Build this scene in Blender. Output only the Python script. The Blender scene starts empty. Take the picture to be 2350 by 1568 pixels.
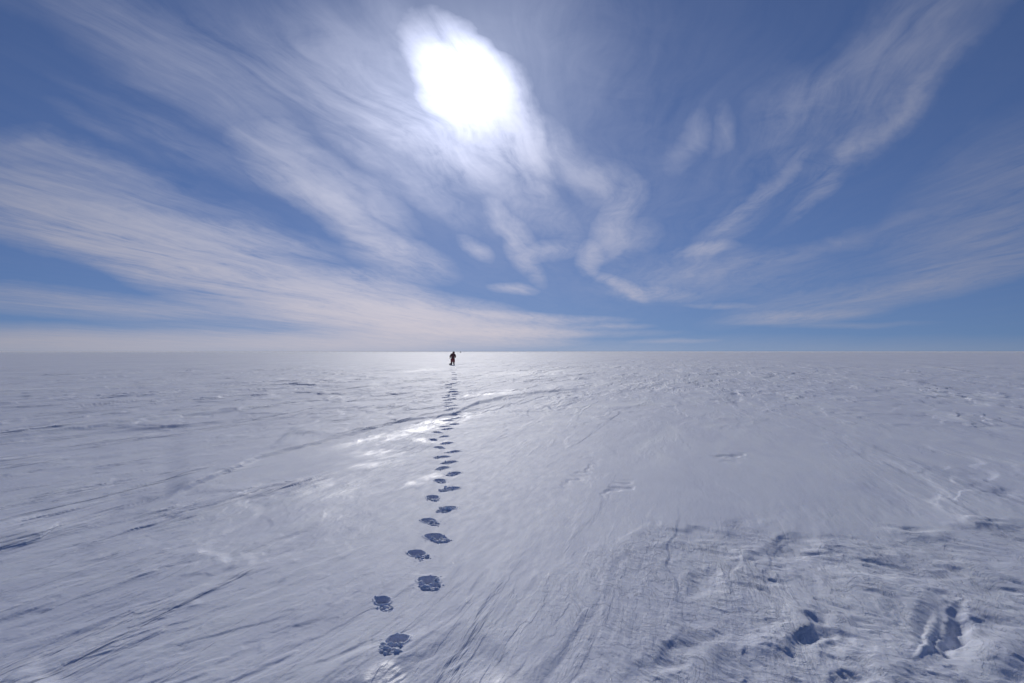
import bpy, bmesh, math, random
import numpy as np
from mathutils import Vector, Matrix, Euler

R = math.radians
S = bpy.context.scene
COL = S.collection

# ------------------------------------------------------------------ camera
CAM_H = 1.70                      # eye height of the photographer
F = 1567.0                        # focal length in units of a 2350 wide frame (24 mm lens)
TILT = math.atan(23.0 / F)
cd = bpy.data.cameras.new('camera')
cam = bpy.data.objects.new('camera', cd)
COL.objects.link(cam)
cd.sensor_width = 36.0
cd.lens = 24.0
cd.clip_start = 0.05
cd.clip_end = 60000
cam.location = (0, 0, CAM_H)
cam.rotation_euler = (R(90) + TILT, 0, 0)
S.camera = cam

# ------------------------------------------------------------------ sun, sky, exposure
SUN_EL, SUN_AZ = 21.7, -4.6       # azimuth measured from +Y towards +X
SUN_DIR = Vector((math.sin(R(SUN_AZ)) * math.cos(R(SUN_EL)),
                  math.cos(R(SUN_AZ)) * math.cos(R(SUN_EL)), math.sin(R(SUN_EL))))
ld = bpy.data.lights.new('sun', 'SUN')
sun = bpy.data.objects.new('sun', ld)
COL.objects.link(sun)
ld.energy = 2.08
ld.angle = R(0.9)
ld.color = (1.0, 0.965, 0.92)
sun.rotation_euler = (-SUN_DIR).to_track_quat('-Z', 'Y').to_euler()

S.view_settings.view_transform = 'Standard'
S.view_settings.look = 'None'
S.view_settings.exposure = 0.0
S.view_settings.gamma = 1.0
S.render.film_transparent = False
S.cycles.use_denoising = True
S.cycles.max_bounces = 6
S.cycles.diffuse_bounces = 3
S.cycles.glossy_bounces = 2
S.cycles.sample_clamp_indirect = 4.0

world = bpy.data.worlds.new('World')
S.world = world
world.use_nodes = True
wt = world.node_tree
for n in list(wt.nodes):
    wt.nodes.remove(n)


class NT:
    """small helper that writes node networks as expressions"""
    def __init__(self, tree):
        self.t = tree

    def node(self, kind, **kw):
        n = self.t.nodes.new(kind)
        for k, v in kw.items():
            setattr(n, k, v)
        return n

    def put(self, sock, v):
        if hasattr(v, 'is_output'):
            self.t.links.new(v, sock)
        elif v is not None:
            sock.default_value = v

    def m(self, op, a, b=None, c=None, clamp=False):
        n = self.node('ShaderNodeMath', operation=op, use_clamp=clamp)
        self.put(n.inputs[0], a)
        if b is not None:
            self.put(n.inputs[1], b)
        if c is not None:
            self.put(n.inputs[2], c)
        return n.outputs[0]

    def vm(self, op, a, b=None, out=0):
        n = self.node('ShaderNodeVectorMath', operation=op)
        self.put(n.inputs[0], a)
        if b is not None:
            self.put(n.inputs[1], b)
        return n.outputs[out]

    def xyz(self, x, y, z=0.0):
        n = self.node('ShaderNodeCombineXYZ')
        for i, v in enumerate((x, y, z)):
            self.put(n.inputs[i], v)
        return n.outputs[0]

    def noise(self, vec, scale=1.0, detail=4.0, rough=0.5, dist=0.0, lac=2.0):
        n = self.node('ShaderNodeTexNoise')
        self.put(n.inputs['Vector'], vec)
        n.inputs['Scale'].default_value = scale
        n.inputs['Detail'].default_value = detail
        n.inputs['Roughness'].default_value = rough
        n.inputs['Lacunarity'].default_value = lac
        n.inputs['Distortion'].default_value = dist
        return n.outputs['Fac']

    def ramp(self, v, lo, hi, a=0.0, b=1.0, smooth=True):
        n = self.node('ShaderNodeMapRange', interpolation_type='SMOOTHSTEP' if smooth else 'LINEAR')
        self.put(n.inputs['Value'], v)
        n.inputs['From Min'].default_value = lo
        n.inputs['From Max'].default_value = hi
        n.inputs['To Min'].default_value = a
        n.inputs['To Max'].default_value = b
        return n.outputs['Result']

    def mix(self, f, a, b):
        n = self.node('ShaderNodeMix', data_type='RGBA')
        self.put(n.inputs[0], f)
        self.put(n.inputs[6], a)
        self.put(n.inputs[7], b)
        return n.outputs[2]


def ray(X, Y):
    """world direction that leaves the eye through a point of the 2350 x 1568 view"""
    a, b, c = X - 1175.0, F, 784.0 - Y
    ct, st = math.cos(TILT), math.sin(TILT)
    return a, b * ct - c * st, b * st + c * ct


def ground_at(X, Y):
    a, b, c = ray(X, Y)
    k = CAM_H / -c
    return a * k, b * k


# ---- cirrus sheet: placed in the dome of directions, streaked along the high wind
W = NT(wt)
tc = W.node('ShaderNodeTexCoord')
D = W.vm('NORMALIZE', tc.outputs['Generated'])
sp = W.node('ShaderNodeSeparateXYZ')
wt.links.new(D, sp.inputs[0])
dx, dy, dz = sp.outputs
up = W.m('MAXIMUM', dz, 0.0)
inv = W.m('DIVIDE', 1.0, W.m('ADD', up, 0.022))
px_, py_ = W.m('MULTIPLY', dx, inv), W.m('MULTIPLY', dy, inv)
cw, sw = math.cos(R(8)), math.sin(R(8))
along = W.m('ADD', W.m('MULTIPLY', px_, sw), W.m('MULTIPLY', py_, cw))
across = W.m('SUBTRACT', W.m('MULTIPLY', px_, cw), W.m('MULTIPLY', py_, sw))
# gentle waviness of the streaks
wav = W.noise(W.xyz(W.m('MULTIPLY', along, 0.45), W.m('MULTIPLY', across, 0.7), 3.1), 1.0, 3.0, 0.55)
across_w = W.m('ADD', across, W.m('MULTIPLY', W.m('SUBTRACT', wav, 0.5), 0.9))
n_big = W.noise(W.xyz(W.m('MULTIPLY', along, 0.30), W.m('MULTIPLY', across_w, 1.7), 0.0), 1.0, 6.0, 0.58, 0.25)
n_str = W.noise(W.xyz(W.m('MULTIPLY', along, 0.75), W.m('MULTIPLY', across_w, 7.5), 7.7), 1.0, 6.0, 0.60, 0.35)
n_fin = W.noise(W.xyz(W.m('MULTIPLY', along, 2.2), W.m('MULTIPLY', across_w, 26.0), 4.4), 1.0, 4.0, 0.60, 0.5)
n_puf = W.noise(W.xyz(W.m('MULTIPLY', along, 3.6), W.m('MULTIPLY', across_w, 7.5), 1.7), 1.0, 8.0, 0.66, 0.6)

ady = W.m('ADD', W.m('ABSOLUTE', dy), 0.02)
gx, gz = W.m('DIVIDE', dx, ady), W.m('DIVIDE', dz, ady)
# warp so that the outlines of the banks are ragged
w1 = W.noise(W.xyz(W.m('MULTIPLY', gx, 5.0), W.m('MULTIPLY', gz, 7.0), 2.0), 1.0, 5.0, 0.55)
w2 = W.noise(W.xyz(W.m('MULTIPLY', gx, 5.0), W.m('MULTIPLY', gz, 7.0), 9.0), 1.0, 5.0, 0.55)
wamp = W.m('MULTIPLY', W.m('MINIMUM', W.m('ADD', up, 0.03), 0.3), 0.36)
gxw = W.m('ADD', gx, W.m('MULTIPLY', W.m('SUBTRACT', w1, 0.5), wamp))
gzw = W.m('ADD', gz, W.m('MULTIPLY', W.m('SUBTRACT', w2, 0.5), wamp))
G = W.xyz(gxw, gzw, 0.0)

# centre x, centre y, half length, half width, slope angle (down to the right), thickness
BANKS = [
    (120, 470, 600, 130, 11, .85), (560, 625, 540, 100, 15, 1.15), (930, 715, 440, 60, 8, 1.05),
    (200, 560, 420, 60, 12, .35),
    (300, 703, 850, 40, 3, .62), (980, 738, 420, 34, 3, .62), (150, 780, 1150, 44, 0, .72),
    (900, 785, 420, 30, 0, .5), (1020, 760, 330, 24, 1, .45),
    (750, 450, 260, 80, 33, .92), (830, 520, 170, 40, 36, .45), (905, 480, 110, 34, 42, .4),
    (930, 598, 150, 52, 14, .75), (880, 648, 150, 30, 9, .4), (720, 570, 170, 25, 10, .25),
    (330, 110, 620, 110, 30, .26), (640, 190, 560, 230, 24, .30), (450, 345, 380, 40, 27, .26),
    (260, 310, 160, 30, 24, .22), (100, 345, 330, 40, 11, .28), (300, 385, 260, 24, 14, .2), (300, 800, 1300, 46, 0, .42), (2000, 800, 1300, 34, 0, .22),
    (1095, 220, 230, 112, 50, 1.8), (1150, 290, 170, 75, 48, 1.0), (950, 100, 170, 60, 55, .22),
    (880, 290, 330, 100, 28, .45), (1080, 390, 310, 75, 33, .62), (950, 430, 240, 40, 30, .4),
    (1290, 360, 190, 66, 42, .42), (1235, 430, 60, 34, 50, .45), (1375, 400, 100, 50, 20, .36),
    (820, 150, 330, 170, 22, .24),
    (1170, 535, 90, 28, 42, .66), (1200, 600, 75, 28, 50, .58), (1172, 660, 62, 16, 3, .62),
    (1102, 572, 50, 20, 40, .58), (1265, 582, 75, 26, -12, .52),
    (1410, 515, 110, 50, -62, .62), (1350, 592, 36, 48, 10, .62), (1412, 655, 85, 17, 28, .62),
    (1440, 560, 90, 40, -20, .3), (1490, 680, 110, 18, 5, .4),
    (1735, 450, 180, 22, -41, .5), (1650, 535, 120, 44, -38, .42), (1605, 582, 90, 18, -4, .45),
    (1640, 640, 300, 70, -2, .36), (1560, 340, 90, 40, -62, .34), (1640, 310, 70, 28, -70, .26),
    (2080, 110, 560, 130, -47, .46), (1880, 190, 380, 65, -50, .30), (1790, 240, 160, 60, -45, .2),
    (2000, 300, 330, 40, -43, .34), (1960, 340, 330, 22, -44, .28),
    (2080, 655, 520, 44, -11, .46), (1830, 728, 210, 17, -5, .46), (1900, 745, 260, 10, -1, .25),
    (2380, 420, 420, 190, -25, .34), (2230, 560, 420, 55, -9, .24), (1900, 565, 330, 26, -14, .24),
    (1250, 728, 220, 14, 2, .55), (1400, 748, 110, 9, 1, .42), (1260, 765, 330, 12, 0, .4),
    (1640, 710, 90, 8, 3, .35), (1540, 784, 120, 7, 0, .3), (1480, 200, 420, 300, 20, .10),
    (1300, 60, 260, 200, 40, .12), (1350, 480, 420, 300, 0, .12),
]
total = None
for (cx, cy, a, b, ang, amp) in BANKS:
    rx, ry, rz = ray(cx, cy)
    mp = W.node('ShaderNodeMapping', vector_type='TEXTURE')
    wt.links.new(G, mp.inputs['Vector'])
    mp.inputs['Location'].default_value = (rx / ry, rz / ry, 0)
    mp.inputs['Rotation'].default_value = (0, 0, R(-ang))
    mp.inputs['Scale'].default_value = (a / F, b / F, 1)
    gr = W.node('ShaderNodeTexGradient', gradient_type='SPHERICAL')
    wt.links.new(mp.outputs[0], gr.inputs[0])
    s = W.m('MULTIPLY', W.m('POWER', gr.outputs['Fac'], 0.8), amp)
    total = s if total is None else W.m('ADD', total, s)
mask = W.m('ADD', W.m('POWER', total, 1.15), 0.03)
tex = W.m('ADD', W.m('MULTIPLY', n_big, 0.95), W.m('MULTIPLY', n_str, 0.70))
tex = W.m('ADD', tex, W.m('MULTIPLY', n_puf, 0.52))
tex = W.m('ADD', tex, W.m('MULTIPLY', n_fin, 0.20))          # mean about 1.15
tex = W.ramp(tex, 0.86, 1.64, 0.0, 2.15, smooth=False)
flat = W.m('MULTIPLY', W.m('EXPONENT', W.m('MULTIPLY', up, -13.0)), 0.8)
tex = W.m('ADD', W.m('MULTIPLY', tex, W.m('SUBTRACT', 1.0, flat)), flat)
dens = W.m('MULTIPLY', mask, tex)
alpha = W.m('SUBTRACT', 1.0, W.m('EXPONENT', W.m('MULTIPLY', dens, -1.05)))

sd = W.vm('DOT_PRODUCT', D, tuple(SUN_DIR), out='Value')
mm = W.m('SUBTRACT', 1.0, sd)
g_wide = W.m('EXPONENT', W.m('MULTIPLY', mm, -1 / 0.13))
g_mid = W.m('EXPONENT', W.m('MULTIPLY', mm, -1 / 0.009))
g_core = W.m('EXPONENT', W.m('MULTIPLY', mm, -1 / 0.0012))
low = W.m('EXPONENT', W.m('MULTIPLY', up, -9.0))
L = W.m('ADD', W.m('MULTIPLY', g_wide, 0.36), 0.26)
L = W.m('MULTIPLY', L, W.m('ADD', 1.0, W.m('MULTIPLY', low, 0.34)))
L = W.m('ADD', L, W.m('MULTIPLY', g_mid, 0.58))
L = W.m('ADD', L, W.m('MULTIPLY', g_core, 1.5))
ccol = W.mix(low, (0.91, 0.97, 1.25, 1), (1.09, 0.965, 0.985, 1))
cl = W.vm('SCALE', ccol)
W.put(cl.node.inputs['Scale'], W.m('MULTIPLY', L, 10.0))

sky = W.node('ShaderNodeTexSky', sky_type='NISHITA')
sky.sun_disc = False
sky.sun_elevation = R(SUN_EL)
sky.sun_rotation = R(SUN_AZ)
sky.altitude = 2800
sky.air_density = 1.0
sky.dust_density = 0.3
sky.ozone_density = 2.5
# the air is so clear that the glow along the horizon is thin: sample the sky a little higher up
lift = W.vm('NORMALIZE', W.xyz(dx, dy, W.m('ADD', W.m('MULTIPLY', up, 0.85), 0.17)))
wt.links.new(lift, sky.inputs[0])
tint = W.vm('MULTIPLY', sky.outputs[0], (0.84, 0.915, 1.20))
pale = W.mix(W.m('EXPONENT', W.m('MULTIPLY', up, -10.0)), (1, 1, 1, 1), (1.10, 1.03, 0.84, 1))
tint = W.vm('MULTIPLY', tint, pale)
# aureole of the sun in the thin ice haze
aur = W.m('ADD', W.m('MULTIPLY', W.m('EXPONENT', W.m('MULTIPLY', mm, -1 / 0.010)), 3.6),
          W.m('MULTIPLY', W.m('EXPONENT', W.m('MULTIPLY', mm, -1 / 0.04)), 0.55))
tint = W.vm('ADD', tint, W.xyz(aur, aur, aur))
bg1 = W.node('ShaderNodeBackground')
wt.links.new(tint, bg1.inputs[0])
bg1.inputs[1].default_value = 0.055
bg2 = W.node('ShaderNodeBackground')
wt.links.new(cl, bg2.inputs[0])
bg2.inputs[1].default_value = 0.10
ms = W.node('ShaderNodeMixShader')
wt.links.new(alpha, ms.inputs[0])
wt.links.new(bg1.outputs[0], ms.inputs[1])
wt.links.new(bg2.outputs[0], ms.inputs[2])
wo = W.node('ShaderNodeOutputWorld')
wt.links.new(ms.outputs[0], wo.inputs[0])
world.cycles.sampling_method = 'MANUAL'
world.cycles.sample_map_resolution = 1024

# ------------------------------------------------------------------ snow material
def snow_material():
    mat = bpy.data.materials.new('wind_packed_snow')
    mat.use_nodes = True
    t = mat.node_tree
    N = NT(t)
    bs = t.nodes['Principled BSDF']
    geo = N.node('ShaderNodeNewGeometry')
    P = geo.outputs['Position']
    gl = N.node('ShaderNodeAttribute', attribute_name='glaze').outputs['Fac']
    ds = N.node('ShaderNodeAttribute', attribute_name='loose').outputs['Fac']
    # wind direction 13 degrees right of the view
    mp = N.node('ShaderNodeMapping', vector_type='TEXTURE')
    t.links.new(P, mp.inputs['Vector'])
    mp.inputs['Rotation'].default_value = (0, 0, R(90 - 13))
    wv = mp.outputs[0]                                            # x along the wind, y across
    st1 = N.noise(N.vm('MULTIPLY', wv, (3.0, 14.0, 3.0)), 1.0, 5.0, 0.6, 0.3)
    st2 = N.noise(N.vm('MULTIPLY', wv, (0.5, 1.7, 1.0)), 1.0, 6.0, 0.6, 0.6)
    st3 = N.noise(N.vm('MULTIPLY', wv, (0.03, 0.22, 1.0)), 1.0, 5.0, 0.6, 0.6)
    grain = N.noise(P, 90.0, 3.0, 0.7)
    # thin broken crust edges drawn out along the wind, in patches
    patch = N.ramp(N.noise(N.vm('MULTIPLY', wv, (0.30, 0.75, 1.0)), 1.0, 3.0, 0.55), 0.44, 0.62)
    l1 = N.ramp(N.noise(N.vm('MULTIPLY', wv, (3.6, 18.0, 1.0)), 1.0, 4.0, 0.55, 0.25), 0.52, 0.60)
    l2 = N.ramp(N.noise(N.vm('MULTIPLY', wv, (0.8, 4.6, 1.0)), 1.0, 6.0, 0.55, 0.3), 0.53, 0.57)
    l3 = N.ramp(N.noise(N.vm('MULTIPLY', wv, (0.13, 0.85, 1.0)), 1.0, 7.0, 0.56, 0.3), 0.53, 0.59)
    l4 = N.ramp(N.noise(N.vm('MULTIPLY', wv, (0.045, 0.20, 1.0)), 1.0, 6.0, 0.56, 0.3), 0.52, 0.62)
    rg = N.node('ShaderNodeAttribute', attribute_name='rough').outputs['Fac']
    tn = N.node('ShaderNodeAttribute', attribute_name='torn').outputs['Fac']
    led = N.m('ADD', N.m('MULTIPLY', N.m('MULTIPLY', l1, patch), 0.0030), N.m('MULTIPLY', l2, 0.0065))
    led = N.m('ADD', led, N.m('MULTIPLY', l3, 0.050))
    led = N.m('ADD', led, N.m('MULTIPLY', l4, 0.17))
    led = N.m('MULTIPLY', led, rg)
    # crinkled crust of the torn patch
    wpn = N.vm('ADD', N.vm('MULTIPLY', P, (1.0, 0.8, 1.0)), N.vm('SCALE', N.xyz(st2, patch, 0.0)))
    c1 = N.ramp(N.noise(wpn, 5.5, 6.0, 0.6, 0.8), 0.50, 0.53)
    c2 = N.ramp(N.noise(wpn, 13.0, 5.0, 0.6, 0.6), 0.50, 0.56)
    crk = N.m('MULTIPLY', N.m('ADD', N.m('MULTIPLY', c1, 0.0070), N.m('MULTIPLY', c2, 0.0020)), tn)
    hgt = N.m('ADD', N.m('MULTIPLY', st1, 0.0012), N.m('MULTIPLY', grain, 0.0016))
    hgt = N.m('ADD', hgt, N.m('MULTIPLY', N.noise(P, 24.0, 4.0, 0.6), 0.0032))
    hgt = N.m('ADD', hgt, N.m('MULTIPLY', st2, 0.006))
    hgt = N.m('ADD', hgt, led)
    hgt = N.m('ADD', hgt, crk)
    bp = N.node('ShaderNodeBump')
    bp.inputs['Strength'].default_value = 0.9
    bp.inputs['Distance'].default_value = 1.0
    t.links.new(hgt, bp.inputs['Height'])
    # sparse ice crystals lying at random tilts
    vo = N.node('ShaderNodeTexVoronoi', feature='F1')
    t.links.new(P, vo.inputs['Vector'])
    vo.inputs['Scale'].default_value = 60.0
    dot = N.m('LESS_THAN', vo.outputs['Distance'], 0.075)
    sc = N.node('ShaderNodeSeparateColor')
    t.links.new(vo.outputs['Color'], sc.inputs[0])
    pick = N.m('GREATER_THAN', sc.outputs[2], 0.60)
    dot = N.m('MULTIPLY', dot, pick)
    tl = N.xyz(N.m('MULTIPLY', N.m('SUBTRACT', sc.outputs[0], 0.5), 0.5),
               N.m('MULTIPLY', N.m('SUBTRACT', sc.outputs[1], 0.5), 0.5), 0.0)
    nrm = N.vm('ADD', bp.outputs[0], N.vm('MULTIPLY', tl, N.xyz(dot, dot, 0.0)))
    nrm = N.vm('NORMALIZE', nrm)
    t.links.new(nrm, bs.inputs['Normal'])
    old = N.m('ADD', N.m('MULTIPLY', st2, 0.5), N.m('MULTIPLY', st3, 0.5))
    fac = N.m('ADD', N.ramp(old, 0.36, 0.64), N.m('MULTIPLY', ds, 1.0), clamp=True)
    base = N.mix(fac, (0.715, 0.75, 0.87, 1), (0.83, 0.862, 0.965, 1))
    t.links.new(base, bs.inputs['Base Color'])
    ro = N.m('SUBTRACT', 0.71, N.m('MULTIPLY', gl, 0.36))
    ro = N.m('ADD', ro, N.m('MULTIPLY', N.m('SUBTRACT', st1, 0.5), 0.25))
    ro = N.m('MAXIMUM', ro, 0.22)
    rr = N.m('SUBTRACT', ro, N.m('MULTIPLY', dot, N.m('SUBTRACT', ro, 0.16)))
    t.links.new(rr, bs.inputs['Roughness'])
    t.links.new(N.m('ADD', 0.32, N.m('MULTIPLY', gl, 0.18)), bs.inputs['Specular IOR Level'])
    bs.inputs['IOR'].default_value = 1.31
    bs.inputs['Subsurface Weight'].default_value = 0.6
    bs.inputs['Subsurface Radius'].default_value = (0.75, 0.85, 1.0)
    bs.inputs['Subsurface Scale'].default_value = 0.016
    return mat


SNOW = snow_material()


def cloth(name, col, rough=0.8):
    mat = bpy.data.materials.new(name)
    mat.use_nodes = True
    t = mat.node_tree
    N = NT(t)
    bs = t.nodes['Principled BSDF']
    tcn = N.node('ShaderNodeTexCoord')
    n = N.noise(tcn.outputs['Object'], 9.0, 4.0, 0.6)
    c2 = tuple(min(1, c * 1.5 + 0.004) for c in col)
    t.links.new(N.mix(n, (*col, 1), (*c2, 1)), bs.inputs['Base Color'])
    bs.inputs['Roughness'].default_value = rough
    bp = N.node('ShaderNodeBump')
    bp.inputs['Strength'].default_value = 0.4
    bp.inputs['Distance'].default_value = 0.02
    t.links.new(N.noise(tcn.outputs['Object'], 14.0, 3.0, 0.5), bp.inputs['Height'])
    t.links.new(bp.outputs[0], bs.inputs['Normal'])
    return mat


# ------------------------------------------------------------------ numpy noise
def _hash(ix, iy, seed):
    h = (ix.astype(np.uint32) * np.uint32(374761393)) ^ (iy.astype(np.uint32) * np.uint32(668265263)) ^ np.uint32((seed * 2246822519) & 0xffffffff)
    h = (h ^ (h >> np.uint32(13))) * np.uint32(1274126177)
    return h ^ (h >> np.uint32(16))


def perlin(x, y, seed):
    xi, yi = np.floor(x), np.floor(y)
    fx, fy = x - xi, y - yi
    ix, iy = xi.astype(np.int64), yi.astype(np.int64)
    u = fx * fx * fx * (fx * (fx * 6 - 15) + 10)
    v = fy * fy * fy * (fy * (fy * 6 - 15) + 10)
    out = []
    for ox, oy in ((0, 0), (1, 0), (0, 1), (1, 1)):
        a = _hash(ix + ox, iy + oy, seed).astype(np.float64) * (2 * np.pi / 4294967296.0)
        out.append(np.cos(a) * (fx - ox) + np.sin(a) * (fy - oy))
    a = out[0] + u * (out[1] - out[0])
    b = out[2] + u * (out[3] - out[2])
    return (a + v * (b - a)) * 1.45        # about -1 .. 1


def cellular(x, y, seed):
    """distance to the nearest point and that point's random value"""
    xi, yi = np.floor(x).astype(np.int64), np.floor(y).astype(np.int64)
    best = np.full(x.shape, 9.0)
    val = np.zeros(x.shape)
    for ox in (-1, 0, 1):
        for oy in (-1, 0, 1):
            h = _hash(xi + ox, yi + oy, seed)
            qx = xi + ox + (h & np.uint32(1023)) / 1023.0
            qy = yi + oy + ((h >> np.uint32(10)) & np.uint32(1023)) / 1023.0
            d = (x - qx) ** 2 + (y - qy) ** 2
            k = d < best
            best = np.where(k, d, best)
            val = np.where(k, ((h >> np.uint32(20)) & np.uint32(1023)) / 1023.0, val)
    return np.sqrt(best), val


def sstep(x, a, b):
    t = np.clip((x - a) / (b - a), 0, 1)
    return t * t * (3 - 2 * t)


class Field:
    """positions with their local grid spacing, so that detail finer than the mesh is left out"""
    def __init__(self, x, y, dr, dt):
        self.x, self.y = x, y
        r = np.hypot(x, y) + 1e-6
        self.r = r
        self.ex, self.ey = x / r, y / r
        self.dr, self.dt = dr, dt

    def n(self, lu, lv, ang, seed, wx=0.0, wy=0.0):
        """noise with lattice lu along and lv across a direction ang degrees right of +Y"""
        s, c = math.sin(R(ang)), math.cos(R(ang))
        u = (self.x * s + self.y * c) + wx
        v = (self.x * c - self.y * s) + wy
        eu, ev = self.ex * s + self.ey * c, self.ex * c - self.ey * s
        sr = self.dr * np.hypot(eu / lu, ev / lv)
        st = self.dt * np.hypot(ev / lu, eu / lv)
        w = np.clip((0.62 - np.maximum(sr, st)) / 0.35, 0, 1)
        return perlin(u / lu, v / lv, seed) * w, w


def ell(P, Q, cx, cy, a, b, ang):
    """1 at the centre of an ellipse drawn on the view, 0 on its rim"""
    c, s = math.cos(R(ang)), math.sin(R(ang))
    ux, uy = P - cx, Q - cy
    p, q = (ux * c + uy * s) / a, (-ux * s + uy * c) / b
    return np.clip(1 - np.sqrt(p * p + q * q), 0, 1)


SCARPS = [   # (points of the edge as seen, height in metres, length of the far slope in view units)
    ([(380, 1150), (460, 1112), (510, 1087), (560, 1066), (600, 1051), (680, 1029), (750, 1011), (820, 992),
      (870, 976), (950, 962), (1040, 949), (1100, 922), (1190, 907), (1290, 896), (1400, 886)], 0.064, 75),
    ([(-60, 1275), (0, 1258), (64, 1244), (98, 1231), (137, 1204), (222, 1180), (343, 1149), (445, 1121)], 0.024, 45),
    ([(100, 1545), (162, 1519), (280, 1488), (360, 1452), (429, 1417), (470, 1400)], 0.008, 40),
    ([(0, 1010), (200, 985), (420, 955), (560, 945), (740, 920), (830, 895)], 0.05, 30),
    ([(-10, 872), (160, 868), (330, 864), (480, 858), (640, 856)], 0.05, 12),
    ([(800, 872), (900, 866), (1000, 856), (1040, 851)], 0.06, 14),
    ([(1060, 930), (1150, 915), (1230, 905), (1300, 902)], 0.05, 12),
]
GLAZE = [   # patches of wind glazed crust: centre, half axes, slope, strength
    (935, 988, 260, 18, -14, .85), (870, 1036, 120, 12, -3, .7), (995, 1008, 70, 10, 3, .6),
    (965, 850, 90, 5, -3, .35), (1130, 905, 95, 5, -5, .75), (1180, 897, 60, 5, -4, .6),
    (885, 1553, 60, 38, -5, 2.2), (1170, 1560, 260, 60, -8, .55), (1000, 1090, 60, 14, 0, .5),
    (930, 1110, 60, 10, -10, .6), (620, 1190, 300, 120, -8, .45), (760, 1120, 200, 50, -8, .5),
    (1230, 855, 160, 10, -3, .3), (1330, 880, 140, 16, -3, .25),
    (860, 1060, 120, 20, -6, .5), 
]
HOLLOWS = [  # scoops and humps in the torn crust: centre, half axes, slope, height
    (2165, 1455, 80, 60, 60, -0.10), (2190, 1440, 22, 60, 20, -0.10), (2130, 1460, 14, 60, 25, 0.05), (1790, 1440, 95, 48, -32, 0.10),
    (1855, 1435, 70, 30, -40, -0.06), (1810, 1252, 85, 22, -4, -0.10), (1720, 1262, 60, 20, -20, 0.05),
    (1905, 1480, 30, 75, 20, -0.03), (1985, 1370, 80, 50, 40, 0.05), (2290, 1500, 70, 60, -20, 0.07),
    (2060, 1300, 130, 26, -3, -0.06), (2110, 1225, 80, 14, 0, 0.05), (2250, 1205, 80, 12, 0, 0.06),
    (1610, 1225, 70, 14, 0, -0.05), (1620, 1330, 60, 30, -30, -0.05), (1560, 1500, 120, 26, -30, -0.05),
    (1690, 1530, 60, 40, 40, -0.06), (2040, 1520, 70, 40, 20, 0.06), (1960, 1560, 60, 25, 0, -0.07),
    (1680, 1045, 34, 8, -14, -0.06), (1415, 1118, 44, 9, -24, -0.035), (1340, 1075, 60, 9, -42, -0.018), (1310, 1095, 50, 7, -42, -0.014), (2290, 1130, 50, 8, 5, -0.05), (2230, 1090, 40, 6, 10, -0.03),
]


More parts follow.
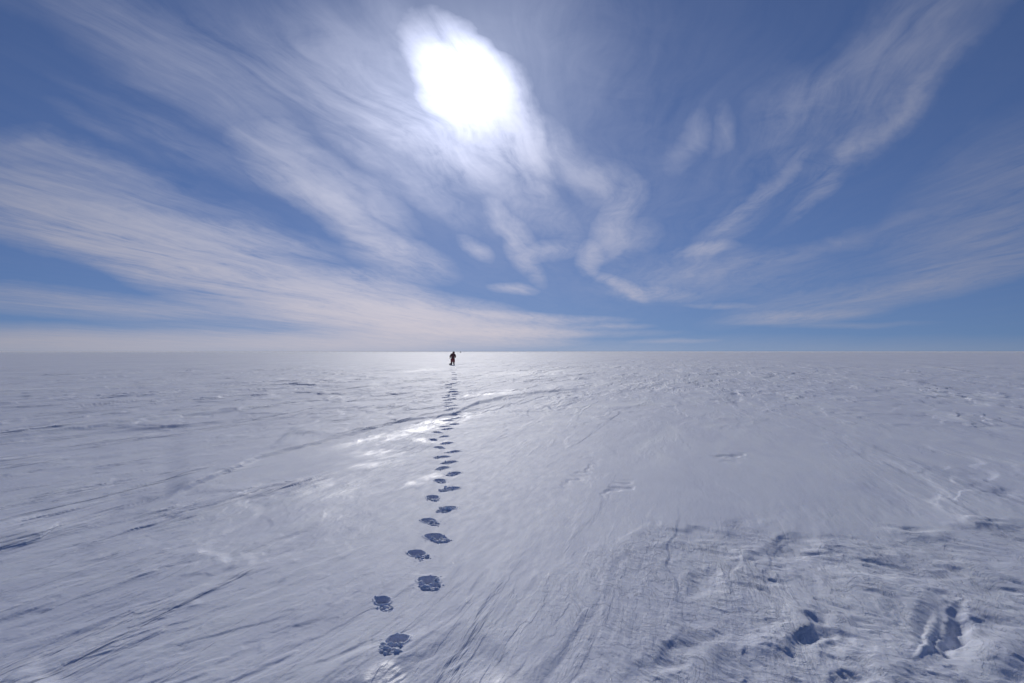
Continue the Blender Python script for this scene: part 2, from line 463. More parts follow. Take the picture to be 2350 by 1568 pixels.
def relief(fl):
    """height, glaze and loose-snow amount of the snow surface"""
    x, y, r = fl.x, fl.y, fl.r
    ys = np.maximum(y, 0.35)
    front = sstep(y, 0.2, 1.0)
    P = 1175 + F * x / ys
    Q = 807 + F * CAM_H / ys
    near = np.clip(1 - r / 260.0, 0, 1)
    H = np.zeros_like(x)
    # long swells
    a, _ = fl.n(60, 26, 20, 1); H += 0.075 * a
    a, _ = fl.n(17, 6.5, 16, 2); H += 0.030 * a
    # bending of the wind lines
    b1, _ = fl.n(5.0, 4.0, 13, 3)
    b2, _ = fl.n(1.3, 1.1, 13, 4)
    wy = 0.55 * b1 + 0.08 * b2
    # where the crust is eroded (0..1)
    e, _ = fl.n(7.5, 3.2, 18, 5)
    e2, _ = fl.n(2.2, 1.1, 12, 6)
    ero = sstep(e + 0.5 * e2, -0.35, 0.55)
    left = sstep(1175 - P, -150, 500)
    # calm smooth drift right of the track
    calm = np.zeros_like(x)
    for (cx, cy, aa, bb, an) in ((1650, 1080, 800, 190, 2), (1200, 1130, 420, 230, 8), (1000, 1230, 260, 130, 0), (700, 1060, 330, 45, -8)):
        calm = np.maximum(calm, sstep(ell(P, Q, cx, cy, aa, bb, an), 0.0, 0.75))
    # torn crust in the right foreground
    edge_n, _ = fl.n(0.5, 0.4, 10, 7)
    QE = np.interp(P, [900, 1100, 1280, 1480, 1700, 1880, 2000, 2200, 2350, 2600], [1640, 1460, 1290, 1215, 1208, 1228, 1218, 1200, 1205, 1215])
    torn = sstep(Q - QE + 34 * edge_n, -8, 30) * front * sstep(P, 1100, 1700)
    torn = torn * (0.75 + 0.25 * e2)
    torn2 = 0.8 * sstep(P + edge_n * 60 + 0.6 * (Q - 1300), 1350, 1950) * torn
    mid = sstep(Q, 870, 960)
    amp = (1 - 0.6 * torn) * (0.35 + 0.65 * ero) * (1 - 0.85 * calm * (1 - torn))
    # sastrugi ridges, crests drawn out along the wind
    a, w = fl.n(3.4, 0.85, 13, 11, wy=wy)
    a2, w2 = fl.n(1.5, 0.34, 13, 12, wy=wy)
    a3, w3 = fl.n(9.0, 2.2, 15, 10, wy=2 * b1)
    H += amp * (0.45 + 0.55 * left) * (0.060 * (0.27 - np.abs(a3)) * w3 + 0.026 * (0.27 - np.abs(a)) * w + 0.008 * (0.27 - np.abs(a2)) * w2)
    t1, w = fl.n(1.9, 0.42, 13, 13, wy=wy)
    t2, wb = fl.n(0.5, 0.13, 12, 14, wy=wy)
    t3, _ = fl.n(0.16, 0.05, 12, 15, wy=wy)
    # remnants of harder layers: long low plates with a crisp broken edge
    far = 1 + np.clip(r / 22.0, 0, 3.2)
    for (lu, lv, hh, th, wid, sd, jj) in ((14, 5.0, .030, .12, .10, 51, .20), (6.0, 2.0, .024, .10, .09, 52, .22), (2.6, 0.8, .015, .08, .10, 53, .25),
                                         (1.1, 0.26, .0080, .05, .14, 54, .22), (0.6, 0.10, .0040, .05, .2, 55, .2), (0.30, 0.045, .0020, .05, .25, 56, .1)):
        pn, pw = fl.n(lu, lv, 14, sd, wy=wy)
        pj, _ = fl.n(lu * .22, lv * .3, 14, sd + 20, wy=wy)
        pa, _ = fl.n(lu * 1.7, lv * 2.6, 20, sd + 40)
        k = sstep(pn + jj * pj, th, th + wid)
        if lv < 0.3:
            pw = pw * (0.25 + 0.75 * left)
        H += (0.25 + 0.75 * amp) * far ** 0.7 * hh * 0.95 * (0.55 + 1.1 * pa) * pw * (k - 0.35) * (1 - 0.75 * calm * (1 - torn))
    # low broken mounds farther out
    fm = sstep(r, 7, 22) * (0.55 + 0.6 * (1 - sstep(P, 700, 1250))) * (1 - 0.5 * calm)
    for (lu, lv, hh, sd) in ((6.5, 3.6, .055, 71), (3.0, 1.7, .040, 72), (1.5, 0.9, .028, 73)):
        pn, pw = fl.n(lu, lv, 25, sd, wy=0.6 * b1)
        pj, _ = fl.n(lu * .25, lv * .3, 20, sd + 20)
        pa, _ = fl.n(lu * 3, lv * 3, 20, sd + 40)
        k = sstep(pn + .25 * pj, 0.20, 0.36)
        H += 0.58 * fm * hh * (1 + np.clip(r / 60, 0, 1.2)) * np.clip(0.5 + 1.3 * pa, 0, 1.4) * pw * (k - 0.2)
    # thin layers broken off in steps
    t = (t1 + 0.45 * t2 + 0.16 * t3) * 2.4
    fr = t - np.floor(t)
    st = np.floor(t) + sstep(fr, 0.0, 0.16) - 0.42
    H += amp * (0.35 + 0.65 * left) * 0.0028 * st * w
    tt = (t1 * 0.7 + t2 + 0.3 * t3) * 2.0
    fr = tt - np.floor(tt)
    H += amp * (0.5 + left) * 0.0020 * (np.floor(tt) + sstep(fr, 0.0, 0.3) - 0.35) * wb
    # small flutes, in patches
    f1, w = fl.n(0.55, 0.06, 12, 16, wy=wy)
    f2, w2 = fl.n(0.20, 0.025, 12, 17, wy=wy)
    fp = sstep(e2 + 0.4 * t1, -0.1, 0.45) * (0.4 + 0.8 * left)
    H += amp * fp * (0.0050 * np.minimum(f1 + 0.25, 0) * w * 1.6 + 0.0016 * f2 * w2)
    # cupped, plucked surface of the torn area
    d1, _ = fl.n(0.75, 0.5, -20, 21)
    d2, _ = fl.n(0.30, 0.17, -30, 22, wx=0.12 * d1, wy=0.1 * d1)
    d3, _ = fl.n(0.12, 0.06, -32, 23, wx=0.05 * d2)
    d4, _ = fl.n(0.05, 0.022, -34, 24)
    fold, _ = fl.n(1.7, 0.9, -28, 26, wy=0.3 * b2)
    H += torn * (0.0050 * (0.27 - np.abs(d2)) + 0.0030 * (0.27 - np.abs(d3)) + 0.0010 * d4)
    H += torn2 * (0.040 * (0.27 - np.abs(fold + 0.25 * d2)) + 0.020 * d1 + 0.018 * (0.27 - np.abs(d2 + 0.3 * d3)) + 0.0055 * (0.27 - np.abs(d3 + 0.3 * d4)) + 0.0020 * d4)
    for (kq, hq, wq) in ((2.0, .0045, .16), (3.7, .0022, .2)):
        q = (d1 + 0.5 * d2 + 0.22 * d3 + 0.08 * d4) * kq
        fr = q - np.floor(q)
        H += (torn2 * hq + (torn - torn2) * hq * 0.45) * (np.floor(q) + sstep(fr, 0, wq) - 0.42)
    fl1, wf = fl.n(0.12, 0.035, -14, 27, wy=0.05 * d2)
    H += torn * sstep(d1 - 0.3 * fold, 0.0, 0.5) * 0.0075 * fl1 * wf
    H += -0.018 * torn * sstep(P, 1400, 1550)
    # named hollows
    jx, jy = 26 * d1 + 14 * d2, 12 * d1 + 8 * d2
    for (cx, cy, aa, bb, an, h) in HOLLOWS:
        H += 0.38 * h * front * sstep(ell(P + jx, Q + jy, cx, cy, aa * 1.25, bb * 1.25, an), 0.0, 0.8)
    # named scarps
    sj = 3 * e2 + 2.0 * t1
    for pts, h, tail in SCARPS:
        xs, qs = [p[0] for p in pts], [p[1] for p in pts]
        qe = np.interp(P, xs, qs)
        g = (qe - 807) / 250.0
        d = qe - Q + sj * np.clip(g, 0.1, 1.2)
        ends = sstep(P, xs[0] - 5, xs[0] + 60) * (1 - sstep(P, xs[-1] - 120, xs[-1] + 5))
        wob = 0.9 + 0.15 * e2
        H += front * ends * h * wob * sstep(d, -0.6, np.clip(3.4 * g, 1.6, 5)) * np.exp(-np.maximum(d, 0) / (tail * np.clip(g, 0.15, 2)))
    # broken ground in the middle distance
    rough_mid = sstep(ell(P, Q, 1320, 885, 420, 38, -2), 0, 0.5) + 0.8 * sstep(ell(P, Q, 1600, 870, 500, 30, 2), 0, 0.5)
    m1, w = fl.n(1.3, 0.6, 25, 31)
    m2, w2 = fl.n(0.5, 0.25, 25, 32)
    H += 0.6 * rough_mid * (0.035 * (0.5 - np.abs(m1)) * w + 0.02 * m2 * w2)
    # attributes
    gz = np.zeros_like(x)
    jx2, jy2 = 20 * t1 + 30 * t2, 3.0 * t1 + 4.0 * t2
    for (cx, cy, aa, bb, an, s) in GLAZE:
        k = ell(P + jx2, Q + jy2 * np.clip((Q - 807) / 150, 0.2, 1.4), cx, cy, aa, bb, an)
        gz = np.maximum(gz, s * sstep(k, 0.0, 0.8))
    g1, wg = fl.n(0.9, 0.10, 14, 61, wy=wy)
    g2, wg2 = fl.n(0.25, 0.05, 14, 62, wy=wy)
    gz = np.clip(gz * front * (0.42 + 0.45 * t1 + 0.5 * g1 + 0.3 * g2 + 0.3 * t2), 0, 0.7)
    l1, _ = fl.n(9, 0.9, 20, 41, wy=2.2 * b1)
    l2, _ = fl.n(3, 0.5, 20, 42, wy=wy)
    loose = sstep(l1 + 0.5 * l2, 0.1, 0.7) * sstep(P, 1050, 1350) * (1 - sstep(Q, 960, 1120)) * front
    QL = np.interp(P, [-400, 0, 380, 460, 750, 1040, 1400], [1900, 1560, 1180, 1112, 1011, 949, 886])
    roughz = np.clip(0.18 + 0.9 * sstep(QL - Q, -30, 15) * (1 - 0.45 * sstep(P, 900, 1500)) + 0.45 * sstep(520 - P, -200, 200) + 0.35 * ero, 0, 1)
    roughz = roughz * (1 - 0.85 * calm * (1 - rough_mid.clip(0, 1))) * (1 - 0.6 * torn2)
    return H, gz, loose, roughz, torn


# ------------------------------------------------------------------ footprints
PRINTS = [  # where each print is seen, then: side, yaw, kind
    (905, 1488, 'slab_hole'), (881, 1388, 'faint'), (985, 1340, 'broken'), (962, 1272, 'hole_rubble'),
    (1003, 1233, 'broken'), (988, 1195, 'hole_rubble'), (1024, 1166, 'broken'), (994, 1140, 'hole_rubble'),
    (1032, 1119, 'broken'), (1011, 1100, 'hole_rubble'), (1041, 1083, 'broken'), (1014, 1070, 'hole_rubble'),
    (1031, 1056, 'broken'), (1013, 1044, 'hole_rubble'), (1039, 1032, 'faint'), (1009, 1023, 'hole_rubble'),
    (1025, 1013, 'broken'), (995, 1005, 'faint'), (1017, 998, 'hole_rubble'), (1005, 989, 'hole_rubble'),
    (1027, 981, 'broken'), (1019, 974, 'hole_rubble'), (1041, 969, 'broken'), (1027, 963, 'hole_rubble'),
    (1044, 958, 'broken'), (1045, 948, 'broken'), (1028, 942, 'hole_rubble'), (1041, 938, 'broken'),
    (1027, 934, 'hole_rubble'), (1041, 931, 'faint'), (1028, 926, 'hole_rubble'), (1025, 920, 'hole_rubble'),
    (1037, 917, 'broken'), (1022, 914, 'hole_rubble'), (1035, 911.5, 'broken'), (1045, 906.5, 'broken'),
    (1029, 909, 'hole_rubble'), (1039, 902, 'broken'), (1037, 898, 'broken'), (1040, 891.5, 'broken'),
    (1028, 889, 'hole_rubble'), (1039, 879.5, 'broken'), (1028, 882.5, 'faint'), (1043, 871.5, 'broken'),
    (1036, 871, 'faint'), (1042, 866.5, 'broken'), (1042, 860, 'broken'), (1040, 855.5, 'broken'),
    (1035, 849, 'faint'),
]


class Print:
    def __init__(self, i, X, Y, kind):
        self.x, self.y = ground_at(X, Y)
        rnd = random.Random(100 + i)
        self.kind = kind
        self.right = X > 1012 if i > 0 else False
        self.yaw = R(rnd.uniform(-36, -16) if self.right else rnd.uniform(8, 30))
        if i == 0:
            self.yaw = R(-6)
        self.w = rnd.uniform(0.053, 0.061)
        self.l = rnd.uniform(0.072, 0.085)
        self.seed = 500 + 7 * i
        # far prints were trodden deeper and wider in softer snow
        far = min(1.0, math.hypot(self.x, self.y) / 34)
        self.far = far
        self.w *= 1 + 0.9 * far
        self.l *= 1 + 1.4 * far
        self.depth = rnd.uniform(0.040, 0.055) * (1 + 1.3 * far)
        if i == 1:
            self.w *= 0.82
            self.l *= 0.8
            self.depth *= 0.8
        if i in (2, 4):
            self.w *= 1.18
            self.l *= 1.15
            self.depth *= 1.2

    def local(self, x, y):
        c, s = math.cos(self.yaw), math.sin(self.yaw)
        dx_, dy_ = x - self.x, y - self.y
        return dx_ * c + dy_ * s, -dx_ * s + dy_ * c     # across, along

    def dig(self, x, y):
        a, b = self.local(x, y)
        n1 = perlin(x / 0.05, y / 0.05, self.seed)
        n2 = perlin(x / 0.018, y / 0.018, self.seed + 1)
        aw, bw = a + 0.005 * n1 + 0.0012 * n2, b + 0.005 * n1 + 0.002 * n2
        w, l = self.w, self.l
        toe = (np.abs(aw / w) ** 2.6 + np.abs((bw - 0.060) / (l * 0.88)) ** 2.6) ** (1 / 2.6)
        heel = (np.abs(aw / (w * 0.95)) ** 2.6 + np.abs((bw + 0.085) / (l * 0.88)) ** 2.6) ** (1 / 2.6)
        rim = np.exp(-((toe - 1.13) / (0.11 + 0.12 * self.far)) ** 2) * (0.006 + 0.030 * self.far ** 3 * np.clip(0.7 + 0.5 * n1, 0, 1.5))
        dist, val = cellular(aw / 0.030, bw / 0.026, self.seed + 2)
        clod = np.sqrt(np.clip(1 - (dist / 0.62) ** 2, 0, 1)) * (0.25 + 0.75 * val)
        h = rim
        if self.kind == 'faint':
            h = h - 0.6 * self.depth * (1 - sstep(toe, 0.72, 0.95)) - 0.012 * (1 - sstep(heel, 0.7, 1.0)) * (0.5 + clod)
        elif self.kind == 'slab_hole':
            h = h - self.depth * 1.1 * (1 - sstep(toe, 0.86, 1.0))
            k = (1 - sstep(heel, 0.85, 1.05)) * sstep(toe, 0.95, 1.05)
            h = h + k * (-0.006 + 0.019 * clod * (val > 0.25))
        elif self.kind == 'broken':
            h = h - self.depth * 0.8 * (1 - sstep(toe, 0.86, 1.0))
            d2, v2 = cellular(aw / 0.075 + 3, bw / 0.06, self.seed + 3)
            k = (1 - sstep(heel, 0.85, 1.02)) * sstep(toe, 0.90, 1.0)
            h = h + k * (-0.016 + 0.020 * (v2 > 0.28) * sstep(0.62 - d2, 0, 0.1) + 0.012 * clod)
            lip = np.exp(-(((bw + 0.020) / 0.014) ** 2)) * (1 - sstep(np.abs(aw) / w, 0.75, 1.0))
            h = h + lip * 0.024
        else:
            h = h - self.depth * (1 - sstep(toe, 0.86, 1.0))
            k = (1 - sstep(heel, 0.75, 1.0)) * sstep(toe, 0.98, 1.1)
            h = h + k * (0.012 * clod * (val > 0.35) - 0.014 * (val > 0.80))
        out = np.maximum(np.minimum(toe, heel) - 1.0, 0)
        d3, v3 = cellular(aw / 0.034 + 9, bw / 0.03, self.seed + 5)
        spill = np.exp(-out / 0.5) * (out > 0.02) * np.clip(1 - d3 / 0.35, 0, 1) * (v3 > 0.93) * 0.012
        return h + spill


prints = [Print(i, *p) for i, p in enumerate(PRINTS)]

# ------------------------------------------------------------------ the snow sheet (polar grid around the photographer)
az = np.concatenate([np.arange(-180, -60, 2.0), np.arange(-60, -42, 0.4), np.arange(-42, 42, 0.058),
                     np.arange(42, 60, 0.4), np.arange(60, 180.01, 2.0)])
az = np.radians(az)
KF = CAM_H * 683.0                                # view rows of the 1024 wide picture
rows = np.concatenate([np.arange(0.10, 2, 0.12), np.arange(2, 70, 0.27), np.arange(70, 400, 0.62), np.arange(400, 2600, 60.0)])
rad = (KF / rows)[::-1]
rad = np.concatenate([[0.02], rad])
NR, NA = len(rad), len(az)
AZ, RD = np.meshgrid(az, rad)
GX, GY = RD * np.sin(AZ), RD * np.cos(AZ)
drr = np.gradient(rad)[:, None] * np.ones((1, NA))
dtt = RD * np.gradient(az)[None, :]
fl = Field(GX, GY, drr, dtt)
HG, GLZ, LSE, RGH, TRN = relief(fl)
HG *= 1.0 / (1.0 + (RD / 900.0) ** 2)
HG -= np.where(RD > 200, (RD - 200) ** 2 / 9.0e7, 0)   # the far plain falls away very slightly


def base_height_at(x, y, dr=0.01, dt=0.01):
    xx, yy = np.atleast_1d(np.float64(x)), np.atleast_1d(np.float64(y))
    f = Field(xx, yy, np.full(xx.shape, dr), np.full(xx.shape, dt))
    h = relief(f)[0]
    return h / (1 + (f.r / 900) ** 2) - np.where(f.r > 200, (f.r - 200) ** 2 / 9e7, 0)


def grid_h(x, y):
    """height of the built sheet at a point"""
    r, a = math.hypot(x, y), math.atan2(x, y)
    i = min(max(np.searchsorted(rad, r) - 1, 0), NR - 2)
    j = min(max(np.searchsorted(az, a) - 1, 0), NA - 2)
    fr, fa = (r - rad[i]) / (rad[i + 1] - rad[i]), (a - az[j]) / (az[j + 1] - az[j])
    return float((HG[i, j] * (1 - fa) + HG[i, j + 1] * fa) * (1 - fr) + (HG[i + 1, j] * (1 - fa) + HG[i + 1, j + 1] * fa) * fr)


# cut a window of cells out of the sheet for every footprint
owner = np.full((NR - 1, NA - 1), -1, dtype=np.int32)
windows = []
for k, p in enumerate(prints):
    reach = 0.165 + p.l * 0.5
    r, a = math.hypot(p.x, p.y), math.atan2(p.x, p.y)
    i0, i1 = np.searchsorted(rad, r - reach) - 1, np.searchsorted(rad, r + reach) + 1
    ha = math.atan2(p.w + 0.045 + 0.13 * abs(math.sin(p.yaw)), r)
    j0, j1 = np.searchsorted(az, a - ha) - 1, np.searchsorted(az, a + ha) + 1
    # never overlap an earlier (nearer) print
    while i0 < i1 and (owner[i0:i1, j0:j1] >= 0).any():
        if (owner[i0, j0:j1] >= 0).any():
            i0 += 1
        elif (owner[i0:i1, j0] >= 0).any():
            j0 += 1
        elif (owner[i0:i1, j1 - 1] >= 0).any():
            j1 -= 1
        else:
            i1 -= 1
    owner[i0:i1, j0:j1] = k
    windows.append((i0, i1, j0, j1))


def build_mesh(name, verts, quads, mat, attrs, normals=None):
    me = bpy.data.meshes.new(name)
    nv, nq = len(verts), len(quads)
    me.vertices.add(nv)
    me.vertices.foreach_set('co', np.ascontiguousarray(verts, dtype=np.float32).ravel())
    me.loops.add(nq * 4)
    me.loops.foreach_set('vertex_index', np.ascontiguousarray(quads, dtype=np.int32).ravel())
    me.polygons.add(nq)
    me.polygons.foreach_set('loop_start', np.arange(0, nq * 4, 4, dtype=np.int32))
    me.polygons.foreach_set('use_smooth', np.ones(nq, dtype=bool))
    me.update(calc_edges=True)
    for an, av in attrs.items():
        at = me.attributes.new(an, 'FLOAT', 'POINT')
        at.data.foreach_set('value', np.ascontiguousarray(av, dtype=np.float32))
    me.materials.append(mat)
    if normals is not None:
        me.normals_split_custom_set_from_vertices(np.ascontiguousarray(normals, dtype=np.float32).reshape(-1, 3).tolist())
    return me


idx = np.arange(NR * NA).reshape(NR, NA)
q = np.stack([idx[:-1, :-1], idx[:-1, 1:], idx[1:, 1:], idx[1:, :-1]], axis=-1)[:, :, ::-1]
keep = owner < 0
quads = q[keep]
vv = np.stack([GX, GY, HG], axis=-1).reshape(-1, 3)
used = np.zeros(NR * NA, dtype=bool)
used[quads.ravel()] = True
remap = np.cumsum(used) - 1
gm = build_mesh('snow_field', vv[used], remap[quads], SNOW, {'glaze': GLZ.ravel()[used], 'loose': LSE.ravel()[used], 'rough': RGH.ravel()[used], 'torn': TRN.ravel()[used]})
snow = bpy.data.objects.new('snow_ground', gm)
snow['kind'] = 'structure'
COL.objects.link(snow)

# ---- labels that tell the prints apart by look and by place along the trail
ORD = ['', 'second', 'third', 'fourth', 'fifth', 'sixth', 'seventh', 'eighth', 'ninth', 'tenth', 'eleventh', 'twelfth',
       'thirteenth', 'fourteenth', 'fifteenth', 'sixteenth', 'seventeenth', 'eighteenth', 'nineteenth', 'twentieth']
LABELS = {
    0: 'nearest footprint, oval blue hole with crumbled snow heaped at its heel',
    1: 'faint shallow footprint, leftmost of the trail and second from the camera',
    2: 'widest footprint with big broken crust slab, third from the camera',
    3: 'squarish dark footprint left of the trail, fourth from the camera',
    4: 'large footprint with jagged crust across its middle, fifth from the camera',
    5: 'smooth oval footprint on the left, sixth from the camera',
    6: 'footprint with lumpy broken floor on the right, seventh from the camera',
    7: 'oval hole footprint on the left, eighth from the camera',
    8: 'curved footprint split by a crust lip, ninth from the camera',
}
LOOK = {'slab_hole': 'deep footprint', 'faint': 'shallow footprint', 'broken': 'footprint with broken crust', 'hole_rubble': 'dark oval footprint'}


def label_of(i, p):
    if i in LABELS:
        return LABELS[i]
    side = 'right' if p.right else 'left'
    tens = ['', '', 'twenty', 'thirty', 'forty']
    n = i + 1
    if n < 21:
        o = ORD[i]
    elif n % 10 == 0:
        o = {30: 'thirtieth', 40: 'fortieth'}[n]
    else:
        o = tens[n // 10] + '-' + ['', 'first'] [n % 10] if n % 10 < 2 else tens[n // 10] + '-' + ORD[n % 10 - 1]
    if i == len(prints) - 1:
        return 'farthest tiny footprint of the trail, just short of the standing person'
    if n > 20:
        return '%s %s on the %s of the trail, %s from the camera' % ('small' if n < 34 else 'tiny', LOOK[p.kind].replace('dark oval ', 'dash-like '), side, o)
    return '%s on the %s of the trail, %s from the camera' % (LOOK[p.kind], side, o)


def clump_mesh(rnd, size):
    bm = bmesh.new()
    bmesh.ops.create_icosphere(bm, subdivisions=2, radius=1.0)
    ph = [rnd.uniform(0, 9) for _ in range(4)]
    sc_ = (size * rnd.uniform(0.8, 1.5), size * rnd.uniform(0.7, 1.2), size * rnd.uniform(0.5, 0.8))
    for v in bm.verts:
        c = v.co
        k = 1 + 0.22 * math.sin(3.1 * c.x + ph[0]) * math.cos(2.7 * c.y + ph[1]) + 0.16 * math.sin(5.3 * c.z + 4 * c.x + ph[2]) + rnd.uniform(-.07, .07)
        v.co = Vector((c.x * sc_[0] * k, c.y * sc_[1] * k, c.z * sc_[2] * k))
    me = bpy.data.meshes.new('snow_clump')
    bm.to_mesh(me)
    bm.free()
    for f in me.polygons:
        f.use_smooth = True
    me.materials.append(SNOW)
    return me


for k, (p, (i0, i1, j0, j1)) in enumerate(zip(prints, windows)):
    if i1 <= i0 or j1 <= j0:
        continue
    dist_ = math.hypot(p.x, p.y)
    sub_r = int(np.clip(math.ceil((rad[min(i0 + 1, NR - 1)] - rad[i0]) / 0.0035), 2, 40))
    sub_a = int(np.clip(math.ceil(dist_ * (az[j0 + 1] - az[j0]) / 0.0035), 2, 12))
    if dist_ > 12:
        sub_r, sub_a = min(sub_r, 26), min(sub_a, 6)
    ri = np.interp(np.linspace(i0, i1, (i1 - i0) * sub_r + 1), np.arange(NR), rad)
    ai = np.interp(np.linspace(j0, j1, (j1 - j0) * sub_a + 1), np.arange(NA), az)
    A2, R2 = np.meshgrid(ai, ri)
    # straight chords, as in the coarse grid
    fi = np.linspace(0, i1 - i0, len(ri)); fj = np.linspace(0, j1 - j0, len(ai))

    def bil(Z):
        Z = Z[i0:i1 + 1, j0:j1 + 1]
        a_ = np.minimum(fi.astype(int), i1 - i0 - 1); b_ = np.minimum(fj.astype(int), j1 - j0 - 1)
        ta, tb = (fi - a_)[:, None], (fj - b_)[None, :]
        return ((Z[a_][:, b_] * (1 - tb) + Z[a_][:, b_ + 1] * tb) * (1 - ta) +
                (Z[a_ + 1][:, b_] * (1 - tb) + Z[a_ + 1][:, b_ + 1] * tb) * ta)
    X2, Y2 = bil(GX), bil(GY)
    H2 = bil(HG)
    border = np.zeros(X2.shape)
    er = np.minimum(np.arange(X2.shape[0]), np.arange(X2.shape[0])[::-1])[:, None] / sub_r * (rad[i0 + 1] - rad[i0])
    ea = np.minimum(np.arange(X2.shape[1]), np.arange(X2.shape[1])[::-1])[None, :] / sub_a * dist_ * (az[j0 + 1] - az[j0])
    fade = sstep(np.minimum(er, ea), 0.0, 0.02)
    Hd = H2 + fade * p.dig(X2, Y2)
    nr2, na2 = X2.shape
    id2 = np.arange(nr2 * na2).reshape(nr2, na2)
    q2 = np.stack([id2[:-1, :-1], id2[:-1, 1:], id2[1:, 1:], id2[1:, :-1]], axis=-1)[:, :, ::-1].reshape(-1, 4)
    zc = grid_h(p.x, p.y)
    v2 = np.stack([X2 - p.x, Y2 - p.y, Hd - zc], axis=-1).reshape(-1, 3)
    me = build_mesh('footprint', v2, q2, SNOW, {'glaze': bil(GLZ).ravel() * 0.4, 'loose': bil(LSE).ravel(), 'rough': bil(RGH).ravel() * 0.5, 'torn': bil(TRN).ravel() * 0.5})
    ob = bpy.data.objects.new('footprint', me)
    ob.location = (p.x, p.y, zc)
    ob['category'] = 'footprint'
    lb = label_of(k, p)
    ob['label'] = lb or 'one of the tiny distant footprints leading up to the walking person'
    ob['group'] = 'footprints of the trail across the snow'
    COL.objects.link(ob)
    # loosened clumps of crust lying about the near prints
    if k < 14:
        rnd = random.Random(900 + k)
        cnt = {'slab_hole': 9, 'broken': 6, 'faint': 3, 'hole_rubble': 4}[p.kind]
        for _ in range(cnt):
            a_ = rnd.uniform(-0.9, 0.9) * p.w
            b_ = rnd.uniform(-0.15, -0.02)
            c, s = math.cos(p.yaw), math.sin(p.yaw)
            wx_, wy_ = p.x + a_ * c - b_ * s, p.y + a_ * s + b_ * c
            zz = H2[0, 0] * 0 + grid_h(wx_, wy_) + float(p.dig(np.array([wx_]), np.array([wy_]))[0])
            sz = rnd.uniform(0.007, 0.019)
            co = bpy.data.objects.new('snow_clump', clump_mesh(rnd, sz))
            co.location = (wx_ - p.x, wy_ - p.y, zz - zc + sz * 0.25)
            co.rotation_euler = (0, 0, rnd.uniform(0, 6.28))
            co.parent = ob
            COL.objects.link(co)


# ------------------------------------------------------------------ the person
def skin(name, nodes, edges, mat, parent, root=0, levels=2, grow=1.0):
    """nodes: (x, y, z, radius or (rx, ry)); grows one continuous surface"""
    me = bpy.data.meshes.new(name)
    me.from_pydata([n[:3] for n in nodes], edges, [])
    ob = bpy.data.objects.new(name, me)
    COL.objects.link(ob)
    md = ob.modifiers.new('skin', 'SKIN')
    md.use_smooth_shade = True
    if not me.skin_vertices:
        bpy.context.view_layer.objects.active = ob
    for i, n in enumerate(nodes):
        r_ = n[3] if isinstance(n[3], tuple) else (n[3], n[3])
        r_ = (r_[0] * grow, r_[1] * grow)
        sv = me.skin_vertices[0].data[i]
        sv.radius = r_
        sv.use_root = (i == root)
    sb = ob.modifiers.new('sub', 'SUBSURF')
    sb.levels = sb.render_levels = levels
    dg = bpy.context.evaluated_depsgraph_get()
    new = bpy.data.meshes.new_from_object(ob.evaluated_get(dg))
    new.name = name
    ob.modifiers.clear()
    ob.data = new
    bpy.data.meshes.remove(me)
    for f in new.polygons:
        f.use_smooth = True
    new.materials.clear()
    new.materials.append(mat)
    ob.parent = parent
    return ob


JACKET = cloth('dark_parka', (0.11, 0.016, 0.028), 0.85)
TROUS = cloth('red_trousers', (0.26, 0.008, 0.02), 0.8)
BOOT = cloth('dark_boots', (0.02, 0.022, 0.035), 0.6)
SKINM = cloth('skin', (0.45, 0.27, 0.2), 0.55)
BAGM = cloth('bag_fabric', (0.016, 0.017, 0.024), 0.7)
TENTM = cloth('tent_fabric', (0.02, 0.012, 0.016), 0.8)

PX, PY = ground_at(1039.0, 838.3)
PZ = grid_h(PX, PY)
man = bpy.data.objects.new('person', None)
man.location = (PX, PY, PZ)
man.scale = (1.14, 1.1, 0.97)
man['label'] = 'person in dark hooded parka and red trousers standing with back to camera'
man['category'] = 'person'
COL.objects.link(man)

body = [(-.01, 0, .92, (.15, .10)), (.02, 0, 1.12, (.14, .10)), (.04, 0, 1.34, (.17, .10)), (.07, .01, 1.47, (.065, .065)), (.09, .02, 1.56, (.06, .06)),
        (.10, .03, 1.62, (.078, .09)), (.10, .03, 1.68, (.06, .075)),
        (-.12, 0, 1.38, .06), (-.25, -.01, 1.12, .045), (-.30, .04, .88, .032),
        (.23, 0, 1.38, .06), (.31, -.03, 1.12, .045), (.21, .08, .94, .034),
        (-.11, 0, .82, .09), (-.13, .01, .48, .062), (-.13, 0, .10, .045), (-.14, .12, .05, .035),
        (.11, 0, .82, .09), (.12, .02, .48, .062), (.12, 0, .10, .045), (.13, .12, .05, .035)]
bedge = [(0, 1), (1, 2), (2, 3), (3, 4), (4, 5), (5, 6), (2, 7), (7, 8), (8, 9), (2, 10), (10, 11), (11, 12),
         (0, 13), (13, 14), (14, 15), (15, 16), (0, 17), (17, 18), (18, 19), (19, 20)]
bob = skin('body', body, bedge, SKINM, man)
# face: nose, brow and chin pushed out on the far side of the head
for v in bob.data.vertices:
    c = v.co
    if c.z > 1.56 and c.y > 0.08:
        dxn = abs(c.x - .10)
        if dxn < .02:
            c.y += .022 * max(0, 1 - abs(c.z - 1.615) / .025)
            c.y += .010 * max(0, 1 - abs(c.z - 1.57) / .02)
        elif dxn < .05:
            c.y -= .008 * max(0, 1 - abs(c.z - 1.64) / .02)

